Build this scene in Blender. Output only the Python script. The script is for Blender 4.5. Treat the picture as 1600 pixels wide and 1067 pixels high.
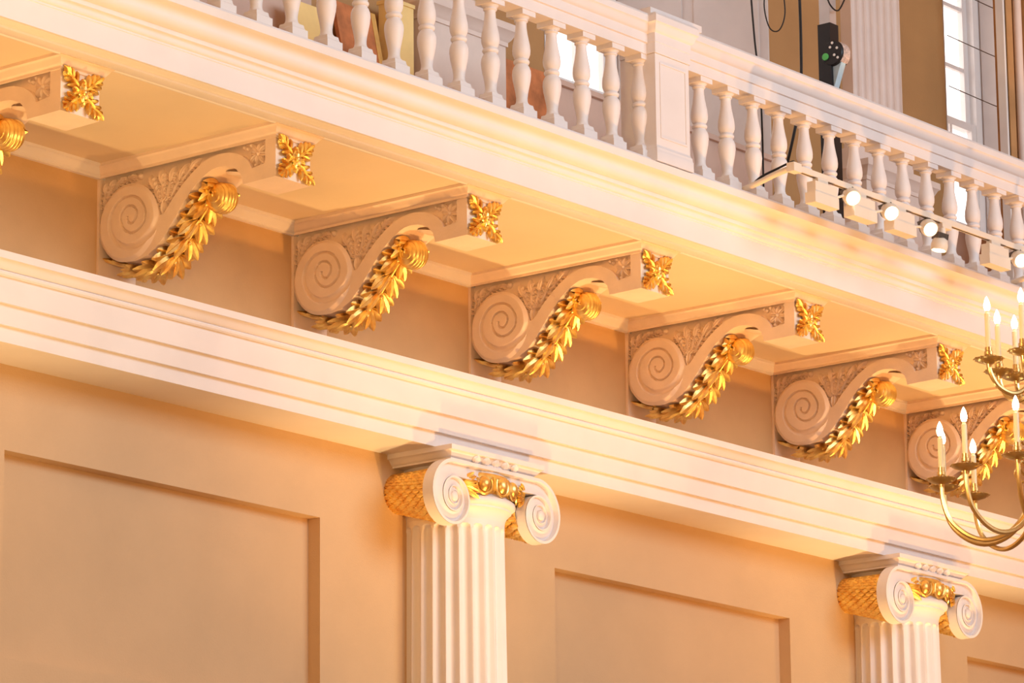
import bpy, bmesh, math, random
from mathutils import Vector, Matrix

random.seed(7)
for o in list(bpy.data.objects):
    bpy.data.objects.remove(o, do_unlink=True)
scene = bpy.context.scene
COL = scene.collection
PI = math.pi

# ------------------------------------------------------------------ camera
cam_data = bpy.data.cameras.new('camera')
cam_data.sensor_width = 36.0
cam_data.lens = 144.957
cam_data.clip_end = 200
cam = bpy.data.objects.new('camera', cam_data)
COL.objects.link(cam)
_R = Vector((0.6230339, -0.7821255, -0.0104126))
_U = Vector((-0.1736878, -0.1513134, 0.9731068))
_F = Vector((0.7626672, 0.6044700, 0.2301190))
_m = Matrix((_R, _U, -_F)).transposed().to_4x4()
_m.translation = Vector((-15.76695, -17.13945, 1.6))
cam.matrix_world = _m
scene.camera = cam

# ------------------------------------------------------------------ world / lights / exposure
world = bpy.data.worlds.new('world')
scene.world = world
world.use_nodes = True
_bg = world.node_tree.nodes['Background']
_bg.inputs['Color'].default_value = (1.0, 0.38, 0.14, 1)
_bg.inputs['Strength'].default_value = 0.60

def light(name, kind, loc, target, energy, color, **kw):
    d = bpy.data.lights.new(name, kind)
    d.energy = energy
    d.color = color
    for k, v in kw.items():
        setattr(d, k, v)
    o = bpy.data.objects.new(name, d)
    COL.objects.link(o)
    o.location = loc
    o.rotation_euler = (Vector(target) - Vector(loc)).to_track_quat('-Z', 'Y').to_euler()
    return o

# daylight of the tall windows across the hall
light('daylight', 'AREA', (5.5, -18.0, 12.6), (4.0, 0.0, 7.8), 1850, (0.60, 0.84, 1.0), shape='RECTANGLE', size=13.0, size_y=6.5)
# warm uplighters standing on the hall floor: a tight one before each column, wide ones between
for _x, _e in ((-0.24, 1100), (5.04, 1350), (10.32, 1550), (15.6, 1200)):
    light('uplighter', 'SPOT', (_x, -2.1, 0.5), (_x, -1.2, 8.0), _e, (1.0, 0.68, 0.28), spot_size=math.radians(46), spot_blend=1.0, shadow_soft_size=0.15)
for _x, _e in ((-3.0, 1000), (-0.3, 1000), (4.6, 2300), (8.6, 2400), (12.5, 1400)):
    light('wide_uplighter', 'SPOT', (_x, -6.5, 0.5), (_x, -0.9, 9.0), _e, (1.0, 0.48, 0.14), spot_size=math.radians(44), spot_blend=1.0, shadow_soft_size=0.2)
# added unseen warm fill lights for chandelier light; no fixtures hang at these spots
for _x, _e in ((-5.0, 620), (-1.8, 120), (13.5, 60)):
    light('chandelier_glow', 'POINT', (_x, -6.91, 6.0), (_x, 0, 6), _e, (1.0, 0.72, 0.33), shadow_soft_size=0.45)
vs = scene.view_settings
vs.view_transform = 'Standard'
vs.look = 'None'
vs.gamma = 1.0
vs.use_curve_mapping = False
vs.exposure = 0.0

# ------------------------------------------------------------------ materials
def mat(name, color, rough=0.5, metal=0.0, var=0.06, scale=6.0, bump=0.0, bscale=60.0, emit=None, estr=0.0, spec=0.4, dark=None):
    m = bpy.data.materials.new(name)
    m.use_nodes = True
    nt = m.node_tree
    b = nt.nodes['Principled BSDF']
    b.inputs['Roughness'].default_value = rough
    b.inputs['Metallic'].default_value = metal
    b.inputs['Specular IOR Level'].default_value = spec
    tc = nt.nodes.new('ShaderNodeTexCoord')
    n = nt.nodes.new('ShaderNodeTexNoise')
    n.inputs['Scale'].default_value = scale
    n.inputs['Detail'].default_value = 5
    nt.links.new(tc.outputs['Object'], n.inputs['Vector'])
    r = nt.nodes.new('ShaderNodeValToRGB')
    d = dark or tuple(c * (1 - 2 * var) for c in color)
    r.color_ramp.elements[0].color = (*d, 1)
    r.color_ramp.elements[1].color = (*[min(1, c * (1 + var)) for c in color], 1)
    r.color_ramp.elements[0].position = 0.25
    r.color_ramp.elements[1].position = 0.65
    nt.links.new(n.outputs['Fac'], r.inputs['Fac'])
    nt.links.new(r.outputs['Color'], b.inputs['Base Color'])
    if bump:
        n2 = nt.nodes.new('ShaderNodeTexNoise')
        n2.inputs['Scale'].default_value = bscale
        n2.inputs['Detail'].default_value = 4
        nt.links.new(tc.outputs['Object'], n2.inputs['Vector'])
        bp = nt.nodes.new('ShaderNodeBump')
        bp.inputs['Strength'].default_value = bump
        bp.inputs['Distance'].default_value = 0.01
        nt.links.new(n2.outputs['Fac'], bp.inputs['Height'])
        nt.links.new(bp.outputs['Normal'], b.inputs['Normal'])
    if emit:
        b.inputs['Emission Color'].default_value = (*emit, 1)
        b.inputs['Emission Strength'].default_value = estr
    return m

M = {}
M['cream'] = mat('cream_paint', (0.82, 0.77, 0.76), 0.45, var=0.02, scale=3, bump=0.04, bscale=35)
M['stone'] = mat('corbel_paint', (0.88, 0.70, 0.56), 0.5, var=0.04, scale=5, bump=0.15, bscale=50)
M['tan'] = mat('tan_wall_paint', (0.65, 0.44, 0.25), 0.6, var=0.03, scale=1.6, bump=0.18, bscale=90)
M['frieze'] = mat('frieze_wall_paint', (0.64, 0.41, 0.20), 0.6, var=0.05, scale=2, bump=0.1, bscale=60)
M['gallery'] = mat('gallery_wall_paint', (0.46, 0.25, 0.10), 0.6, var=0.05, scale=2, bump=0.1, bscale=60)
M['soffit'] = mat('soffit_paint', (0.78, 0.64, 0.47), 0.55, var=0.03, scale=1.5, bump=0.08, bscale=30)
M['gold'] = mat('gilding', (1.0, 0.70, 0.25), 0.38, 1.0, var=0.10, scale=14, bump=0.12, bscale=60, dark=(0.72, 0.36, 0.09))
M['brass'] = mat('brass', (0.78, 0.56, 0.24), 0.28, 1.0, var=0.08, scale=20)
M['pedestal'] = mat('pedestal_paint', (0.80, 0.67, 0.60), 0.5, var=0.04, scale=4)
M['dado'] = mat('dado_paint', (0.66, 0.46, 0.37), 0.55, var=0.04, scale=4)
M['grey'] = mat('reveal_grey_paint', (0.66, 0.60, 0.57), 0.55, var=0.04, scale=3)
M['sash'] = mat('white_gloss_paint', (0.86, 0.86, 0.86), 0.35, var=0.02)
M['wood'] = mat('red_brown_board', (0.55, 0.19, 0.07), 0.5, var=0.2, scale=9)
M['pine'] = mat('pine_board', (0.75, 0.42, 0.12), 0.5, var=0.15, scale=9)
M['yellow'] = mat('pale_yellow_board', (0.95, 0.68, 0.28), 0.55, var=0.06, scale=4)
M['black'] = mat('black_metal', (0.015, 0.015, 0.018), 0.4, var=0.05)
M['cable'] = mat('black_rubber', (0.012, 0.010, 0.010), 0.6, var=0.05)
M['silver'] = mat('silver_mast', (0.70, 0.70, 0.72), 0.3, 0.6, var=0.04)
M['label'] = mat('sticker_paper', (0.66, 0.52, 0.46), 0.5, var=0.25, scale=60)
M['green'] = mat('green_button', (0.12, 0.62, 0.16), 0.4, var=0.1)
M['white'] = mat('white_plastic', (0.85, 0.85, 0.85), 0.4, var=0.02)
M['blue'] = mat('pale_blue_strap', (0.55, 0.75, 0.85), 0.5, var=0.1)
M['lampcream'] = mat('cream_lamp_enamel', (0.82, 0.72, 0.60), 0.4, var=0.02)
M['fin'] = mat('lamp_heat_sink', (0.12, 0.09, 0.07), 0.5, var=0.1)
M['lens'] = mat('lit_lamp_lens', (1, 0.9, 0.8), 0.3, emit=(1.0, 0.88, 0.72), estr=9)
M['bulb'] = mat('lit_candle_bulb', (1, 0.9, 0.7), 0.3, emit=(1.0, 0.84, 0.55), estr=14)
M['candle'] = mat('ivory_candle_tube', (0.85, 0.74, 0.52), 0.5, var=0.04)
M['floor'] = mat('wood_floor', (0.30, 0.18, 0.09), 0.4, var=0.15, scale=2)
M['plaster'] = mat('hall_ceiling_plaster', (0.75, 0.66, 0.55), 0.7, var=0.03)
M['brown'] = mat('brown_timber', (0.50, 0.28, 0.12), 0.5, var=0.1, scale=4)

def glass_mat():
    m = bpy.data.materials.new('window_glass')
    m.use_nodes = True
    nt = m.node_tree
    for n in list(nt.nodes):
        nt.nodes.remove(n)
    out = nt.nodes.new('ShaderNodeOutputMaterial')
    mix = nt.nodes.new('ShaderNodeMixShader')
    tr = nt.nodes.new('ShaderNodeBsdfTransparent')
    gl = nt.nodes.new('ShaderNodeBsdfGlossy')
    gl.inputs['Roughness'].default_value = 0.05
    mix.inputs[0].default_value = 0.06
    nt.links.new(tr.outputs[0], mix.inputs[1])
    nt.links.new(gl.outputs[0], mix.inputs[2])
    nt.links.new(mix.outputs[0], out.inputs[0])
    return m
M['glass'] = glass_mat()
M['sky'] = mat('bright_overcast_sky', (1, 1, 1), 1.0, emit=(1.0, 0.98, 0.98), estr=2.6)

# ------------------------------------------------------------------ mesh helpers
class B:
    def __init__(s):
        s.v = []
        s.f = []

    def add(s, verts, faces):
        k = len(s.v)
        s.v += [tuple(v) for v in verts]
        s.f += [tuple(i + k for i in f) for f in faces]
        return s

    def box(s, x0, x1, y0, y1, z0, z1):
        v = [(x, y, z) for z in (z0, z1) for y in (y0, y1) for x in (x0, x1)]
        return s.add(v, [(0, 2, 3, 1), (4, 5, 7, 6), (0, 1, 5, 4), (2, 6, 7, 3), (0, 4, 6, 2), (1, 3, 7, 5)])

    def prism(s, poly, a0, a1, axis='x'):
        n = len(poly)
        def P(p, a):
            return (a, p[0], p[1]) if axis == 'x' else ((p[0], a, p[1]) if axis == 'y' else (p[0], p[1], a))
        v = [P(p, a0) for p in poly] + [P(p, a1) for p in poly]
        f = [tuple(range(n))[::-1], tuple(range(n, 2 * n))]
        f += [(i, (i + 1) % n, n + (i + 1) % n, n + i) for i in range(n)]
        return s.add(v, f)

    def lathe(s, prof, c=(0, 0, 0), seg=24, axis='z', a0=0.0, a1=2 * PI, cap=True):
        full = abs(a1 - a0 - 2 * PI) < 1e-6
        ns = seg if full else seg + 1
        v = []
        for (r, h) in prof:
            for i in range(ns):
                a = a0 + (a1 - a0) * i / seg
                x, y = r * math.cos(a), r * math.sin(a)
                if axis == 'z':
                    p = (x, y, h)
                elif axis == 'x':
                    p = (h, x, y)
                else:
                    p = (x, h, y)
                v.append((p[0] + c[0], p[1] + c[1], p[2] + c[2]))
        f = []
        for j in range(len(prof) - 1):
            for i in range(seg):
                i2 = (i + 1) % ns
                f.append((j * ns + i, j * ns + i2, (j + 1) * ns + i2, (j + 1) * ns + i))
        if cap and full:
            if prof[0][0] > 1e-5:
                f.append(tuple(range(ns))[::-1])
            if prof[-1][0] > 1e-5:
                f.append(tuple(range((len(prof) - 1) * ns, len(prof) * ns)))
        return s.add(v, f)

    def tube(s, pts, r, seg=8):
        pts = [Vector(p) for p in pts]
        n = len(pts)
        rs = r if isinstance(r, (list, tuple)) else [r] * n
        t0 = (pts[1] - pts[0]).normalized()
        up = Vector((0, 0, 1)) if abs(t0.z) < 0.9 else Vector((1, 0, 0))
        a = t0.cross(up).normalized()
        v = []
        for i in range(n):
            t = (pts[min(i + 1, n - 1)] - pts[max(i - 1, 0)]).normalized()
            a = (a - t * a.dot(t)).normalized()
            b = t.cross(a)
            for k in range(seg):
                w = 2 * PI * k / seg
                v.append(pts[i] + (a * math.cos(w) + b * math.sin(w)) * rs[i])
        f = []
        for i in range(n - 1):
            for k in range(seg):
                k2 = (k + 1) % seg
                f.append((i * seg + k, i * seg + k2, (i + 1) * seg + k2, (i + 1) * seg + k))
        f.append(tuple(range(seg))[::-1])
        f.append(tuple(range((n - 1) * seg, n * seg)))
        return s.add(v, f)

    def ell(s, c, ax, seg=12, rings=7):
        c = Vector(c)
        X, Y, Z = [Vector(a) for a in ax]
        v = [c - Z]
        for j in range(1, rings):
            th = PI * j / rings
            for i in range(seg):
                ph = 2 * PI * i / seg
                v.append(c + X * (math.sin(th) * math.cos(ph)) + Y * (math.sin(th) * math.sin(ph)) - Z * math.cos(th))
        v.append(c + Z)
        f = [(0, 1 + (i + 1) % seg, 1 + i) for i in range(seg)]
        for j in range(rings - 2):
            for i in range(seg):
                a, b = 1 + j * seg + i, 1 + j * seg + (i + 1) % seg
                f.append((a, b, b + seg, a + seg))
        e = 1 + (rings - 2) * seg
        f += [(e + i, e + (i + 1) % seg, len(v) - 1) for i in range(seg)]
        return s.add(v, f)

    def petal(s, p, d, n, L, W, H, curl=0.0, nu=6, skirt=0.0):
        p = Vector(p)
        d = Vector(d).normalized()
        n = Vector(n)
        n = (n - d * n.dot(d)).normalized()
        sd = n.cross(d)
        vs_ = (-1, -0.55, 0, 0.55, 1)
        hs = (0.0, 1.0, 0.62, 1.0, 0.0)
        v = []
        for i in range(nu + 1):
            u = i / nu
            w = 0.5 * W * (0.22 * (1 - u) + math.sin(PI * min(1.0, u ** 1.15 * 0.97 + 0.0)) ** 0.7)
            hh = H * (0.35 + 0.65 * math.sin(PI * min(1, u * 0.85 + 0.1)))
            if i == nu:
                hh *= 0.35
            for k in range(5):
                v.append(p + d * (L * u) + sd * (w * vs_[k]) + n * (hh * hs[k] + curl * u * u - (skirt if k in (0, 4) else 0)))
        f = [(i * 5 + k, i * 5 + k + 1, (i + 1) * 5 + k + 1, (i + 1) * 5 + k) for i in range(nu) for k in range(4)]
        return s.add(v, f)

    def frond(s, base, tip, n, W, k=3, H=0.012, ang=40, fl=0.45, curl=0.0):
        base, tip, n = Vector(base), Vector(tip), Vector(n).normalized()
        d = tip - base
        L = d.length
        d.normalize()
        for i in range(k):
            u = 0.08 + 0.62 * i / max(1, k - 1)
            ll = L * fl * (1.05 - 0.35 * u)
            for sg in (-1, 1):
                q = Matrix.Rotation(sg * math.radians(ang * (1.15 - 0.4 * u)), 3, n) @ d
                s.petal(base + d * (L * u), q, n, ll, W, H, curl)
        s.petal(base + d * (L * 0.5), d, n, L * 0.5, W * 1.05, H * 1.25, curl)
        s.petal(base, d, n, L * 0.75, W * 0.55, H * 1.1)
        return s

    def sweep(s, path, prof, closed=False):
        n = len(path)
        pts = [Vector((p[0], p[1])) for p in path]
        m = len(prof)
        v = []
        for i in range(n):
            ns = []
            if closed or i > 0:
                t = (pts[i] - pts[i - 1]).normalized()
                ns.append(Vector((t.y, -t.x)))
            if closed or i < n - 1:
                t = (pts[(i + 1) % n] - pts[i]).normalized()
                ns.append(Vector((t.y, -t.x)))
            mt = ns[0] if len(ns) == 1 else (ns[0] + ns[1]) / (1 + ns[0].dot(ns[1]))
            for (o, z) in prof:
                q = pts[i] + mt * o
                v.append((q.x, q.y, z))
        f = []
        for i in range(n if closed else n - 1):
            i2 = (i + 1) % n
            for j in range(m - 1):
                f.append((i * m + j, i2 * m + j, i2 * m + j + 1, i * m + j + 1))
        return s.add(v, f)

    def build(s, name, material, parent=None, off=(0, 0, 0), smooth=40):
        me = bpy.data.meshes.new(name)
        me.from_pydata([(a + off[0], b + off[1], c + off[2]) for a, b, c in s.v], [], s.f)
        bm = bmesh.new()
        bm.from_mesh(me)
        bmesh.ops.recalc_face_normals(bm, faces=bm.faces)
        bm.to_mesh(me)
        bm.free()
        me.materials.append(M[material])
        if smooth:
            me.polygons.foreach_set('use_smooth', [True] * len(me.polygons))
            me.set_sharp_from_angle(angle=math.radians(smooth))
        o = bpy.data.objects.new(name, me)
        COL.objects.link(o)
        if parent:
            o.parent = parent
        return o

def tag(o, label, cat, group=None):
    o['label'] = label
    o['category'] = cat
    if group:
        o['group'] = group
    return o

def struct(o, label=None):
    o['kind'] = 'structure'
    if label:
        o['label'] = label
        o['category'] = o.name.split('_')[0]
    return o

def empty(name, loc):
    o = bpy.data.objects.new(name, None)
    o.empty_display_size = 0.1
    COL.objects.link(o)
    o.location = loc
    return o

def copy_tree(o, parent=None):
    c = o.copy()
    COL.objects.link(c)
    if parent:
        c.parent = parent
    for ch in list(o.children):
        copy_tree(ch, c)
    return c

def arc(cy, cz, r, a0, a1, n):
    return [(cy + r * math.cos(math.radians(a0 + (a1 - a0) * i / n)), cz + r * math.sin(math.radians(a0 + (a1 - a0) * i / n))) for i in range(n + 1)]

def recta(p0, p1, n=7):
    """true cyma recta: two quarter ellipses, flat at both ends and upright in the middle."""
    (y0, z0), (y1, z1) = p0, p1
    hy, hz = (y1 - y0) / 2, (z1 - z0) / 2
    out = [(y0 + hy * math.sin(PI / 2 * i / n), z0 + hz * (1 - math.cos(PI / 2 * i / n))) for i in range(n + 1)]
    out += [(y0 + hy + hy * (1 - math.cos(PI / 2 * i / n)), z0 + hz + hz * math.sin(PI / 2 * i / n)) for i in range(1, n + 1)]
    return out

def cyma(p0, p1, n=8, rev=False):
    """S curve from p0 to p1; tangents horizontal at the ends (vertical if rev)."""
    out = []
    for i in range(n + 1):
        t = i / n
        e = t * t * (3 - 2 * t)
        if rev:
            out.append((p0[0] + (p1[0] - p0[0]) * e, p0[1] + (p1[1] - p0[1]) * t))
        else:
            out.append((p0[0] + (p1[0] - p0[0]) * t, p0[1] + (p1[1] - p0[1]) * e))
    return out

XA, XB = -7.0, 21.0
BAY = 5.284

# ------------------------------------------------------------------ setting
struct(B().box(XA - 14, XB + 2, -24, 0.6, -0.2, 0.0).build('floor', 'floor', smooth=0), 'brown timber floor of the hall')
struct(B().box(XA - 14, XB + 2, -24, 2.5, 16.0, 16.3).build('ceiling', 'plaster', smooth=0), 'plain plaster ceiling high above the hall')

# lower wall with recessed panels
PAN = [(1.057 + BAY * k, 3.888 + BAY * k) for k in (-1, 0, 1, 2, 3)]
PAN[3] = (11.612, 14.46)
zt, zb = 6.615, 5.378
wb = B()
xs = [XA] + [x for p in PAN for x in p] + [XB]
for i in range(0, len(xs), 2):
    wb.box(xs[i], xs[i + 1], 0.03, 0.5, 0.0, 7.2)
for (a, b) in PAN:
    wb.box(a, b, 0.03, 0.5, zt, 7.2)
    wb.box(a, b, 0.03, 0.5, 0.0, zb)
wall_lower = struct(wb.build('wall_lower', 'tan', smooth=0), 'tan plastered lower wall with sunk rectangular panels')
for (a, b) in PAN:
    B().box(a - .01, b + .01, 0.13, 0.45, zb - .01, zt + .01).build('recessed_panel', 'tan', wall_lower, smooth=0)

# architrave
ent = [(0.2, 7.132), (-0.375, 7.132), (-0.377, 7.228), (-0.410, 7.224), (-0.412, 7.347), (-0.445, 7.343), (-0.447, 7.498)]
ent += [(-0.462, 7.494), (-0.474, 7.502), (-0.478, 7.514), (-0.474, 7.524), (-0.468, 7.527)] + cyma((-0.472, 7.528), (-0.532, 7.574), 9) + [(-0.545, 7.574), (-0.547, 7.618), (0.2, 7.64)]
struct(B().prism(ent, XA, XB).build('trim_1', 'cream', smooth=35), 'long pale architrave of three flat bands resting on the columns')

# frieze wall
struct(B().box(XA, XB, 0.02, 0.5, 7.64, 8.52).build('wall_frieze', 'frieze', smooth=0), 'tan strip of wall between the scroll corbels')
cr = [(0.03, 8.425), (-0.006, 8.425), (-0.006, 8.437)] + cyma((-0.01, 8.440), (-0.05, 8.485), 7) + [(-0.056, 8.488), (-0.06, 8.512), (0.03, 8.512)]
struct(B().prism(cr, XA, XB).build('trim_2', 'cream', smooth=35), 'thin moulding where the tan frieze meets the soffit')

# balcony soffit, floor and cornice
slab = [(0.03, 8.505), (-1.475, 8.505), (-1.475, 8.62), (0.03, 8.62)]
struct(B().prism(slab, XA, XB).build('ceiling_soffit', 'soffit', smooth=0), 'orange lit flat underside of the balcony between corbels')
cor = [(-1.47, 8.62), (-1.47, 8.492), (-1.492, 8.486), (-1.505, 8.492)] + [(-1.515, 8.485), (-1.60, 8.485), (-1.605, 8.497)]
cor += cyma((-1.61, 8.497), (-1.655, 8.522), 5) + [(-1.675, 8.522), (-1.675, 8.505), (-1.70, 8.503), (-1.70, 8.643), (-1.706, 8.645), (-1.706, 8.656)]
cor += recta((-1.708, 8.657), (-1.742, 8.697), 5) + [(-1.752, 8.698), (-1.756, 8.724)]
cor += recta((-1.762, 8.725), (-1.872, 8.826), 9) + [(-1.892, 8.827), (-1.899, 8.874), (-1.885, 8.877), (-1.880, 8.885), (-1.6, 8.885), (-0.0, 8.86), (-0.0, 8.62)]
struct(B().prism(cor, XA, XB).build('trim_3', 'cream', smooth=35), 'broad pale cornice running along the balcony edge')

# gallery wall with deep splayed window openings
OPN = [(6.26 + BAY * k, 9.05 + BAY * k) for k in (-2, -1, 0, 1, 2)]
SP = 0.52
gw = B()
for i in range(len(OPN) - 1):
    a, b = OPN[i][1], OPN[i + 1][0]
    gw.prism([(a, 0.0), (b, 0.0), (b + SP, 1.15), (a - SP, 1.15)], 8.86, 13.4, 'z')
gw.box(XA, XB, 0.0, 1.15, 13.3, 16.0)
for (a, b) in OPN:
    gw.box(a - .3, b + .3, 0.03, 1.15, 8.86, 10.10)
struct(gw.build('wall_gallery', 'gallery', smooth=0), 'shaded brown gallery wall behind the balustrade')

# windows
def window(idx, a, b):
    root = empty('window_%d' % idx, ((a + b) / 2, 1.1, 10.13))
    root['kind'] = 'structure'
    root['label'] = ['', 'white sash window hidden behind the balusters at the upper left', 'bright white sash window seen between balusters left of the pier', 'bright white sash window at the upper right beyond the fluted pilaster'][idx]
    root['category'] = 'window'
    ox, oy, oz = -(a + b) / 2, -1.1, -10.13
    off = (ox, oy, oz)
    sa, sb = a + SP, b - SP
    z0, z1 = 10.13, 13.3
    for s_, (xa, xb) in ((1, (a, sa)), (-1, (b, sb))):
        B().prism([(xa, -0.004), (xb, 1.1), (xb + .012 * s_, 1.1), (xa + .012 * s_, -0.004)], z0, z1, 'z').build('reveal', 'grey', root, off, 0)
        # folded shutter panels in the reveal
        for t0, t1 in ((0.05, 0.46), (0.54, 0.95)):
            p = [(xa + (xb - xa) * t0, 1.1 * t0), (xa + (xb - xa) * t1, 1.1 * t1)]
            B().prism([p[0], p[1], (p[1][0] + .026 * s_, p[1][1]), (p[0][0] + .026 * s_, p[0][1])], z0 + .05, z1, 'z').build('shutter', 'grey', root, off, 0)
    B().box(a, b, -0.03, 1.12, 10.09, 10.13).build('sill', 'dado', root, off, 0)
    fr = B()
    fr.box(sa, sa + .09, 1.06, 1.16, z0, z1).box(sb - .09, sb, 1.06, 1.16, z0, z1).box(sa + .01, sb - .01, 1.064, 1.156, z0 + .002, z0 + .08).box(sa + .01, sb - .01, 1.064, 1.156, z1 - .08, z1 - .002)
    fr.build('frame', 'sash', root, off, 0)
    # sashes: lower forward, upper back, meeting rail at 11.62
    def sash(zl, zh, y, rows):
        xl, xr = sa + .09, sb - .09
        sb_ = B()
        sb_.box(xl, xl + .07, y, y + .05, zl, zh).box(xr - .07, xr, y, y + .05, zl, zh).box(xl + .01, xr - .01, y + .003, y + .047, zl + .002, zl + .08).box(xl + .01, xr - .01, y + .003, y + .047, zh - .07, zh - .002)
        n = 4
        for i in range(1, n):
            x = xl + (xr - xl) * i / n
            sb_.box(x - .018, x + .018, y + .006, y + .044, zl + .02, zh - .02)
        for j in range(1, rows):
            z = zl + (zh - zl) * j / rows
            sb_.box(xl + .02, xr - .02, y + .008, y + .042, z - .018, z + .018)
        so = sb_.build('sash', 'sash', root, off, 0)
        for i in range(n):
            for j in range(rows):
                x = xl + (xr - xl) * (i + .5) / n
                z = zl + (zh - zl) * (j + .5) / rows
                hx, hz = (xr - xl) / n / 2 - .018, (zh - zl) / rows / 2 - .018
                B().box(x - hx, x + hx, y + .022, y + .028, z - hz, z + hz).build('pane', 'glass', so, off, 0)
    sash(z0 + .08, 11.62, 1.07, 3)
    sash(11.56, z1 - .08, 1.125, 3)

for i, k in ((1, 1), (2, 2), (3, 3)):
    window(i, *OPN[k])
# overcast sky seen through the glass
sky = B().box(XA - 10, XB + 14, 9.0, 9.1, 4.0, 26.0).build('sky_backdrop', 'sky', smooth=0)
sky['kind'] = 'structure'
sky['label'] = 'blank white overcast sky outside the gallery windows'
sky['category'] = 'sky'

# ------------------------------------------------------------------ scroll corbels
CW = 0.309
Z0 = 7.66
UNDER = [(-1.441, 8.185), (-1.180, 8.180), (-1.176, 8.205), (-1.162, 8.246), (-1.125, 8.284), (-1.085, 8.306), (-1.04, 8.320), (-0.978, 8.325), (-0.93, 8.318), (-0.891, 8.303), (-0.845, 8.280), (-0.803, 8.252), (-0.765, 8.222), (-0.728, 8.187), (-0.665, 8.116), (-0.603, 8.042), (-0.54, 7.970), (-0.476, 7.912), (-0.401, 7.874), (-0.312, 7.857), (-0.223, 7.862), (-0.133, 7.894), (-0.069, 7.936), (-0.024, 7.994), (-0.002, 8.054)]
VOL = [(0.0, 8.12), (-0.010, 8.184), (-0.045, 8.252), (-0.107, 8.312), (-0.150, 8.336), (-0.200, 8.350), (-0.274, 8.352), (-0.35, 8.328), (-0.414, 8.280), (-0.464, 8.216), (-0.49, 8.152), (-0.503, 8.110)]
BANDU = [(-0.53, 8.110), (-0.553, 8.132), (-0.616, 8.202), (-0.691, 8.270), (-0.766, 8.326), (-0.841, 8.370), (-0.916, 8.395), (-0.965, 8.402), (-1.015, 8.403), (-1.065, 8.398), (-1.114, 8.384), (-1.155, 8.367), (-1.193, 8.343), (-1.22, 8.318), (-1.236, 8.295), (-1.250, 8.266)]
BLOCK = [(-1.357, 8.280), (-1.359, 8.432), (-1.10, 8.436), (-1.10, 8.446), (-1.441, 8.446)]

SPI = [(-0.515, 8.138), (-0.477, 8.046), (-0.413, 7.987), (-0.325, 7.952), (-0.236, 7.952), (-0.146, 8.011), (-0.107, 8.087), (-0.11, 8.156), (-0.146, 8.22), (-0.21, 8.259), (-0.274, 8.263), (-0.338, 8.242), (-0.382, 8.195), (-0.403, 8.137), (-0.395, 8.089), (-0.35, 8.047), (-0.287, 8.033), (-0.236, 8.056), (-0.204, 8.101), (-0.197, 8.152), (-0.223, 8.192), (-0.274, 8.204), (-0.312, 8.187), (-0.331, 8.149), (-0.318, 8.112), (-0.287, 8.092), (-0.255, 8.112), (-0.252, 8.14)]

def volute_relief():
    cy, cz = -0.285, 8.14
    oc = (-0.248, 8.105)
    tab = []
    prev = None
    for (y, z) in SPI:
        a = math.atan2(z - cz, y - cy)
        r = math.hypot(y - cy, z - cz)
        if prev is not None:
            while a - prev > PI:
                a -= 2 * PI
            while a - prev < -PI:
                a += 2 * PI
        prev = a
        tab.append((a, r))
    sgn = 1 if tab[-1][0] > tab[0][0] else -1
    def rs(a):
        for i in range(len(tab) - 1):
            lo, hi = tab[i], tab[i + 1]
            if min(lo[0], hi[0]) <= a <= max(lo[0], hi[0]) and abs(hi[0] - lo[0]) > 1e-6:
                t = (a - lo[0]) / (hi[0] - lo[0])
                return lo[1] + (hi[1] - lo[1]) * t, i / len(tab)
        return None
    b = B()
    NT, NR = 150, 64
    v = []
    for j in range(NR + 1):
        for i in range(NT):
            a = 2 * PI * i / NT
            ca, sa = math.cos(a), math.sin(a)
            dx, dz = cy - oc[0], cz - oc[1]
            bb = dx * ca + dz * sa
            rmax = -bb + math.sqrt(bb * bb - (dx * dx + dz * dz) + 0.245 ** 2)
            r = rmax * (j / NR)
            h = 0.022
            for k in range(-3, 4):
                q = rs(a + 2 * PI * k)
                if q:
                    w = 0.0062 + 0.014 * max(0, 0.34 - q[1]) / 0.34
                    d = abs(r - q[0]) / w
                    if d < 1.6:
                        h = min(h, 0.022 - 0.0215 * max(0, 1 - (d / 1.3) ** 4))
            edge = (rmax - r) / 0.022
            if edge < 1:
                h = min(h, 0.022 * edge + 0.0005)
            v.append((-max(h, 0.0003), cy + r * ca, cz + r * sa))
    f = []
    for j in range(NR):
        for i in range(NT):
            i2 = (i + 1) % NT
            f.append((j * NT + i, j * NT + i2, (j + 1) * NT + i2, (j + 1) * NT + i))
    b.add(v, f)
    return b

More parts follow.
